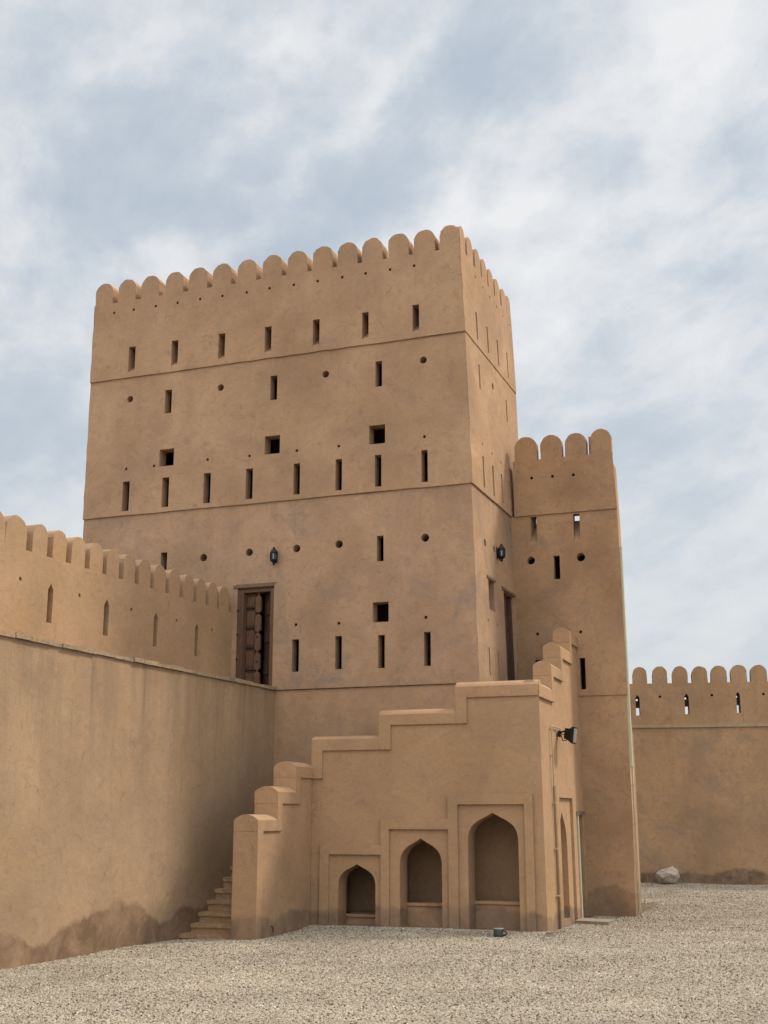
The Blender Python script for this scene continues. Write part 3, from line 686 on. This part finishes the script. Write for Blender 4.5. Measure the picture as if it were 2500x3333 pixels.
FM = [(-6.321, -5.872, -6.075), (-5.697, -5.224, -5.449), (-5.07, -4.595, -4.807), (-4.464, -3.987, -4.194), (-3.879, -3.396, -3.598), (-3.278, -2.794, -3.009), (-2.681, -2.198, -2.409)]
for i in range(5): FM.insert(0, (FM[0][0] - .61, FM[0][1] - .61, 0))
for i in range(12): FM.append((FM[-1][0] + .605, FM[-1][1] + .605, 0))
for l, r, a in FM:
    kl = (39.8 + .19 * (l + 4.2)) / 39.8; kr = (39.8 + .19 * (r + 4.2)) / 39.8
    merlon(xf, l * kl, r * kr, 6.105, 6.645 + random.uniform(-.01, .01), .34, M['far'], fw, d=-.003, rise=.265, rough=.008)

# ------------------------------------------------------------------ small things
def lantern(fr, s, zc, d, label):
    p0 = fr.p(s, zc, d)
    t = thing('wall_lantern', label, 'lantern', p0, 'black lanterns on the tower walls')
    c = fr.p(s, zc, d + .11)
    bm = BM(); lathe(bm, [(.042, -.125), (.064, -.115), (.064, -.10), (.0, -.10)][:3] + [(.02, -.099)], c, 6, .3); lathe(bm, [(.012, -.205), (.028, -.185), (.022, -.155), (.05, -.128), (.03, -.12)], c, 8)
    for j in range(6):
        a = .3 + j * math.pi / 3; q = Vector((math.cos(a) * .066, math.sin(a) * .066, 0)); q2 = Vector((math.cos(a) * .073, math.sin(a) * .073, 0))
        tube(bm, [c + q + Vector((0, 0, -.11)), c + q2 + Vector((0, 0, .075))], 0.016, 6)
    tube(bm, [c + Vector((0.062 * math.cos(6.2832 * j / 12), 0.062 * math.sin(6.2832 * j / 12), -.09)) for j in range(12)], .014, 6, True); tube(bm, [c + Vector((0.068 * math.cos(6.2832 * j / 12), 0.068 * math.sin(6.2832 * j / 12), .066)) for j in range(12)], .014, 6, True)
    obj('cage', bm, M['iron'], t)
    bm = BM(); lathe(bm, [(.086, .07), (.086, .082), (.066, .115), (.036, .155), (.03, .16), (.03, .18), (.012, .20)], c, 6, .3); obj('roof', bm, M['iron'], t)
    bm = BM(); lathe(bm, [(.054, -.10), (.060, .072)], c, 6, .3); obj('glass', bm, M['lampglass'], t)
    bm = BM(); fbox(bm, fr, s - .035, s + .035, zc - .13, zc + .13, d - .01, d + .015)
    tube(bm, [fr.p(s, zc - .03, d), fr.p(s, zc - .10, d + .035), fr.p(s, zc - .17, d + .07), fr.p(s, zc - .16, d + .11)], .013, 6); obj('bracket', bm, M['iron'], t)
lantern(f1, -11.445, 7.585, 0, 'black wall lantern on the tower front, above the carved wooden door')
lantern(side1, 25.76, 7.70, 0, 'black wall lantern on the tower\'s narrow side face, beside the turret')

fl = thing('floodlight', 'black floodlight on a bracket on the stair block\'s right flank', 'floodlight', rf.p(24.57, 3.68))
bm = BM()
c0 = rf.p(24.57, 3.66, .02)
ax = Vector((.965, .02, -.12)).normalized(); sy = Vector((.05, 1, 0)); sy = (sy - ax * sy.dot(ax)).normalized(); sz = ax.cross(sy)
def ring(t, w, h, dz=0): o = c0 + ax * t + sz * dz; return [o + sy * w + sz * h, o - sy * w + sz * h, o - sy * w - sz * h, o + sy * w - sz * h]
rg = [ring(.10, .075, .085), ring(.155, .085, .09), ring(.265, .165, .155), ring(.27, .175, .166), ring(.305, .175, .166)]
for a, b in zip(rg, rg[1:]): band(bm, a, b)
fill(bm, rg[0]); fill(bm, rg[-1])
for j in range(4): box(bm, tuple(c0 + ax * (.13 + j * .02) + Vector((-.004, -.09, .09))), tuple(c0 + ax * (.13 + j * .02) + Vector((.004, .09, .125))))
obj('housing', bm, M['iron'], fl)
bm = BM(); a, b = ring(.306, .145, .138), ring(.311, .145, .138); prism(bm, a, b); obj('lens', bm, M['floodglass'], fl)
bm = BM(); fbox(bm, rf, 24.50, 24.64, 3.60, 3.72, -.01, .03); tube(bm, [c0, c0 + ax * .05 + Vector((0, 0, .05)), c0 + ax * .13 + Vector((0, 0, .07))], .018, 6); tube(bm, [c0 + Vector((.02, 0, -.02)), c0 + Vector((.06, .0, -.14)), c0 + ax * .14 + Vector((0, 0, -.10))], .011, 6); tube(bm, [c0 + Vector((0, 0, .10)), c0 + Vector((.045, -.02, -.02)), c0 + ax * .13 + Vector((0, 0, .02))], .009, 6)
obj('bracket', bm, M['iron'], fl)
pc = thing('conduit', 'thin tan conduit bent from the floodlight down the stair block\'s corner to the gravel', 'conduit', rf.p(23.82, 0))
bm = BM(); tube(bm, [rf.p(24.55, 3.775, .012), rf.p(23.83, 3.772, .012), rf.p(23.80, 3.76, .012), rf.p(23.79, 3.73, .012), rf.p(23.80, 2.64, .014), rf.p(23.83, 2.60, .02), rf.p(23.885, -.1, .02)], .0125, 8); obj('pipe', bm, M['duct_tan'], pc, smooth=True)
bm = BM()
for z in (3.2, 2.3, 1.45, .6): fbox(bm, rf, 23.775, 23.84 if z > 2.4 else 23.86, z, z + .02, -.04, .036)
obj('clip', bm, M['duct_tan'], pc)
tk = thing('cable_trunking', 'pale yellow cable trunking running down the turret\'s outer right edge', 'trunking', (-4.45, 27.25, 3.1))
bm = BM(); prism(bm, [(-4.50, 27.215, 3.10), (-4.412, 27.215, 3.10), (-4.412, 27.33, 3.10), (-4.52, 27.33, 3.10)], [(-4.53, 27.215, 7.94), (-4.432, 27.215, 7.94), (-4.432, 27.33, 7.94), (-4.55, 27.33, 7.94)])
obj('duct', bm, M['duct'], tk)
bm = BM(); prism(bm, [(-4.53, 27.213, 7.93), (-4.428, 27.213, 7.93), (-4.428, 27.34, 7.93), (-4.53, 27.34, 7.93)], [(-4.53, 27.213, 7.95), (-4.428, 27.213, 7.95), (-4.428, 27.34, 7.95), (-4.53, 27.34, 7.95)]); obj('end_cap', bm, M['duct'], tk)
for k, (dx, y, lab) in enumerate(((0, 27.225, 'thin tan pipe on the turret corner below the trunking, the one nearer the arches'), (.045, 27.27, 'thin tan pipe on the turret corner below the trunking, the one nearer the boulder'))):
    t = thing('conduit', lab, 'conduit', (-4.45 + dx, y, 0))
    bm = BM(); tube(bm, [(-4.468 + dx, y, 3.12), (-4.466 + dx, y, 2.0), (-4.458 + dx * 1.2, y, .25), (-4.45 + dx * 1.6, y, -.1)], .0125, 8); obj('pipe', bm, M['duct_tan'], t, smooth=True)
    bm = BM()
    for z in (2.7, 1.9, 1.1, .5): box(bm, (-4.49 + dx, y - .018, z), (-4.444 + dx, y + .02, z + .02))
    obj('clip', bm, M['duct_tan'], t)

sl = thing('stone_slab', 'flat grey stone slab lying on the gravel at the foot of the turret', 'slab', (-5.0, 25.5, 0))
bm = BM()
pl = [(-5.38, 25.28), (-5.02, 25.20), (-4.69, 25.16), (-4.66, 25.50), (-4.70, 25.78), (-5.05, 25.86), (-5.36, 25.90)]
prism(bm, [(x, y, -.08) for x, y in pl], [(x, y, .062 + random.uniform(-.005, .005)) for x, y in pl]); bmesh.ops.bevel(bm, geom=[e for e in bm.edges if not e.is_boundary and len(e.link_faces) == 2], offset=.006, segments=1, affect='EDGES')
obj('slab', bm, M['slab'], sl)

cn = thing('metal_can', 'small dull green mug-shaped can with black loop handle, on the gravel before the largest arch', 'can', (-6.06, 22.05, gz(-6.06, 22.05)))
o = Vector(cn.location) + Vector((0, 0, .005))
bm = BM(); lathe(bm, [(.078, 0), (.086, .004), (.089, .05), (.087, .115), (.086, .128)], o, 24); obj('body', bm, M['can'], cn, smooth=True)
bm = BM(); lathe(bm, [(.08, .128), (.090, .128), (.091, .138), (.086, .141), (.07, .136)], o, 24); obj('rim', bm, M['can_rim'], cn, smooth=True)
bm = BM(); tube(bm, [o + Vector((.078 + .085 * math.sin(math.pi * i / 10) ** .8, -.03, .112 - .095 * i / 10)) for i in range(11)], .011, 8); obj('handle', bm, M['iron'], cn, smooth=True)

cb = thing('cable_end', 'short black cable end sticking up at the foot of the left parapet pillar', 'cable', (-9.9, 20.95, 0))
bm = BM(); tube(bm, [(-9.95, 20.93, .15), (-9.93, 20.93, .155), (-9.92, 20.945, .13), (-9.915, 20.955, .09), (-9.92, 20.96, .05)], .010, 6); obj('cable', bm, M['iron'], cb, smooth=True)
rb = random.Random(12); bm = BM()
for q in range(34):
    v = Vector((rb.gauss(0, 1), rb.gauss(0, 1), rb.gauss(0, 1))).normalized() * rb.uniform(.86, 1.05)
    bm.verts.new(v)
hull = bmesh.ops.convex_hull(bm, input=bm.verts[:])
bmesh.ops.delete(bm, geom=[v for v in bm.verts if not v.link_faces], context='VERTS')
bmesh.ops.subdivide_edges(bm, edges=bm.edges[:], cuts=5, use_grid_fill=True)
for v in bm.verts:
    p = v.co.copy(); f = 1 + .10 * noise.fractal(p * 2.2 + Vector((4, 1, 2)), .9, 2.0, 5) + .03 * noise.noise(p * 8)
    z = p.z * .31 * f; w_ = 1.0 if z > -.02 else .80 + .2 * max(0, 1 + (z + .02) / .25)
    v.co = Vector((p.x * .385 * f * w_ - .10 * max(0, -.25 - p.x) + .05 * p.z, p.y * .30 * f * w_, z + .275)) + Vector((-5.43, 39.0, .03))
bo = obj('boulder', bm, M['boulder']); bo['label'] = 'pale rough boulder lying at the foot of the far wall'; bo['category'] = 'boulder'

# ------------------------------------------------------------------ light: high thin overcast, veiled sun behind the building's right
AZ = Vector((.76, .65)).normalized(); EL = R(47)
sun_d = bpy.data.lights.new('sun', 'SUN'); sun_d.energy = 1.4; sun_d.angle = R(10); sun_d.color = (1.0, .93, .82)
sun = bpy.data.objects.new('sun', sun_d); COL.objects.link(sun)
sdir = Vector((AZ.x * math.cos(EL), AZ.y * math.cos(EL), math.sin(EL)))
sun.rotation_euler = sdir.to_track_quat('Z', 'Y').to_euler(); sun.location = (20, 30, 40)

w = bpy.data.worlds.new('World'); scene.world = w; w.use_nodes = True
nt = w.node_tree; nt.nodes.clear(); N = NB(nt)
wo = N.n('ShaderNodeOutputWorld'); bg = N.n('ShaderNodeBackground'); bg.inputs['Strength'].default_value = .1; N.lk(bg.outputs[0], wo.inputs[0])
sky = N.n('ShaderNodeTexSky', sky_type='NISHITA'); sky.sun_disc = False; sky.sun_elevation = EL; sky.sun_rotation = math.atan2(AZ.x, AZ.y); sky.air_density = 1.2; sky.dust_density = 2.5
tc = N.n('ShaderNodeTexCoord'); sp = N.n('ShaderNodeSeparateXYZ'); N.lk(tc.outputs['Generated'], sp.inputs[0])
SKY_OFF = (1.3, .4, 0)
SKY_ANG = -36
zc = N.math('MAXIMUM', sp.outputs[2], 0.0); den = N.math('ADD', zc, .45)
cv = N.n('ShaderNodeCombineXYZ'); N.lk(N.math('DIVIDE', sp.outputs[0], den), cv.inputs[0]); N.lk(N.math('DIVIDE', sp.outputs[1], den), cv.inputs[1])
def plane(rot, scale, loc=(0, 0, 0)):
    m = N.n('ShaderNodeMapping', vector_type='TEXTURE'); m.inputs['Rotation'].default_value = (0, 0, R(rot)); m.inputs['Scale'].default_value = (*scale, 1); m.inputs['Location'].default_value = loc
    N.lk(cv.outputs[0], m.inputs[0]); return m.outputs[0]
# where the layer is thin (negative) or heaped up (positive): centre, bearing and half-lengths on the cloud plane
CLOUDS = [(-0.51, 0.78, -26.0, 0.13, 0.07, -1), (-0.31, 0.86, -30.0, 0.16, 0.05, -1), (-0.18, 0.92, -35.0, 0.11, 0.05, -0.9), (-0.39, 0.79, -35.0, 0.1, 0.02, -0.6), (-0.76, 1.02, 29.0, 0.05, 0.13, -0.8), (-0.13, 1.07, -16.0, 0.08, 0.04, -0.6), (-0.21, 1.23, 21.0, 0.09, 0.1, -0.5), (-0.46, 0.68, 32.0, 0.06, 0.05, 0.7), (-0.34, 0.73, -9.0, 0.04, 0.03, 0.6), (-0.06, 0.85, 46.0, 0.07, 0.06, 0.8), (-0.27, 0.77, -30.0, 0.05, 0.03, 0.55), (-0.48, 0.87, -23.0, 0.09, 0.03, 0.5), (-0.29, 0.91, -28.0, 0.05, 0.03, 0.4), (-0.08, 0.99, -5.0, 0.06, 0.06, 0.5), (-0.63, 0.8, -36.0, 0.05, 0.04, 0.5)]
wv = N.n('ShaderNodeTexNoise'); wv.inputs['Scale'].default_value = 7.5; wv.inputs['Detail'].default_value = 6; N.lk(cv.outputs[0], wv.inputs['Vector'])
vm = N.n('ShaderNodeVectorMath', operation='MULTIPLY_ADD'); N.lk(wv.outputs['Color'], vm.inputs[0]); vm.inputs[1].default_value = (.22, .22, 0)
vs = N.n('ShaderNodeVectorMath', operation='SUBTRACT'); N.lk(cv.outputs[0], vs.inputs[0]); vs.inputs[1].default_value = (.11, .11, 0); N.lk(vs.outputs[0], vm.inputs[2])
lay = None
for cx_, cy_, an, la, lb, amp in CLOUDS:
    m = N.n('ShaderNodeMapping', vector_type='TEXTURE'); m.inputs['Location'].default_value = (cx_, cy_, 0); m.inputs['Rotation'].default_value = (0, 0, R(an)); m.inputs['Scale'].default_value = (la * 1.25, lb * 1.25, 1)
    N.lk(vm.outputs[0], m.inputs[0])
    gr = N.n('ShaderNodeTexGradient', gradient_type='SPHERICAL'); N.lk(m.outputs[0], gr.inputs[0])
    v = N.math('MULTIPLY', N.math('SMOOTH_MIN', gr.outputs['Fac'], .75, .3), amp * .155)
    lay = v if lay is None else N.math('ADD', lay, v)
bands = N.noise(plane(SKY_ANG, (2.0, .8), SKY_OFF), 4.6, 3, .5, .3)
puffs = N.noise(plane(SKY_ANG, (1.15, 1), (5, 2, 0)), 6.2, 12, .62, .2)
wisps = N.noise(plane(SKY_ANG - 8, (1.5, 1), (2, 9, 0)), 17.0, 9, .66, .8)
t = N.math('ADD', N.math('ADD', N.math('MULTIPLY', bands, .34), N.math('ADD', lay, .0)), N.math('ADD', N.math('MULTIPLY', puffs, .56), N.math('MULTIPLY', wisps, .15)))
cl = N.ramp(t, (.36, (3.1, 3.5, 4.0)), (.44, (3.5, 3.88, 4.3)), (.50, (4.05, 4.32, 4.62)), (.545, (4.65, 4.78, 4.92)), (.64, (5.45, 5.48, 5.5)))
# towards the horizon the layer evens out to a pale grey
hz = N.math('MULTIPLY', N.math('SUBTRACT', .40, sp.outputs[2]), 2.9, clamp=True)
cl = N.mix(N.math('MULTIPLY', hz, .78), cl, (3.95, 4.2, 4.45))
# overcast: brighter overhead than low down; extra sky brightness added behind the camera to lift the front faces
up = N.math('MULTIPLY_ADD', N.math('SUBTRACT', sp.outputs[2], .62), 2.4, 0.0, clamp=True)
cl = N.mix(1.0, cl, N.ramp(up, (0, 1.0), (1, 1.7)), 'MULTIPLY')
so = N.math('MULTIPLY_ADD', sp.outputs[1], -.9, .1, clamp=True)
cl = N.mix(1.0, cl, N.ramp(so, (0, 1.0), (1, 1.55)), 'MULTIPLY')
c = N.mix(.93, sky.outputs[0], cl)
N.lk(c, bg.inputs['Color'])

scene.view_settings.view_transform = 'Standard'; scene.view_settings.look = 'None'; scene.view_settings.gamma = 1; scene.view_settings.exposure = 0.68
scene.cycles.use_denoising = True
scene.cycles.max_bounces = 8; scene.cycles.diffuse_bounces = 1
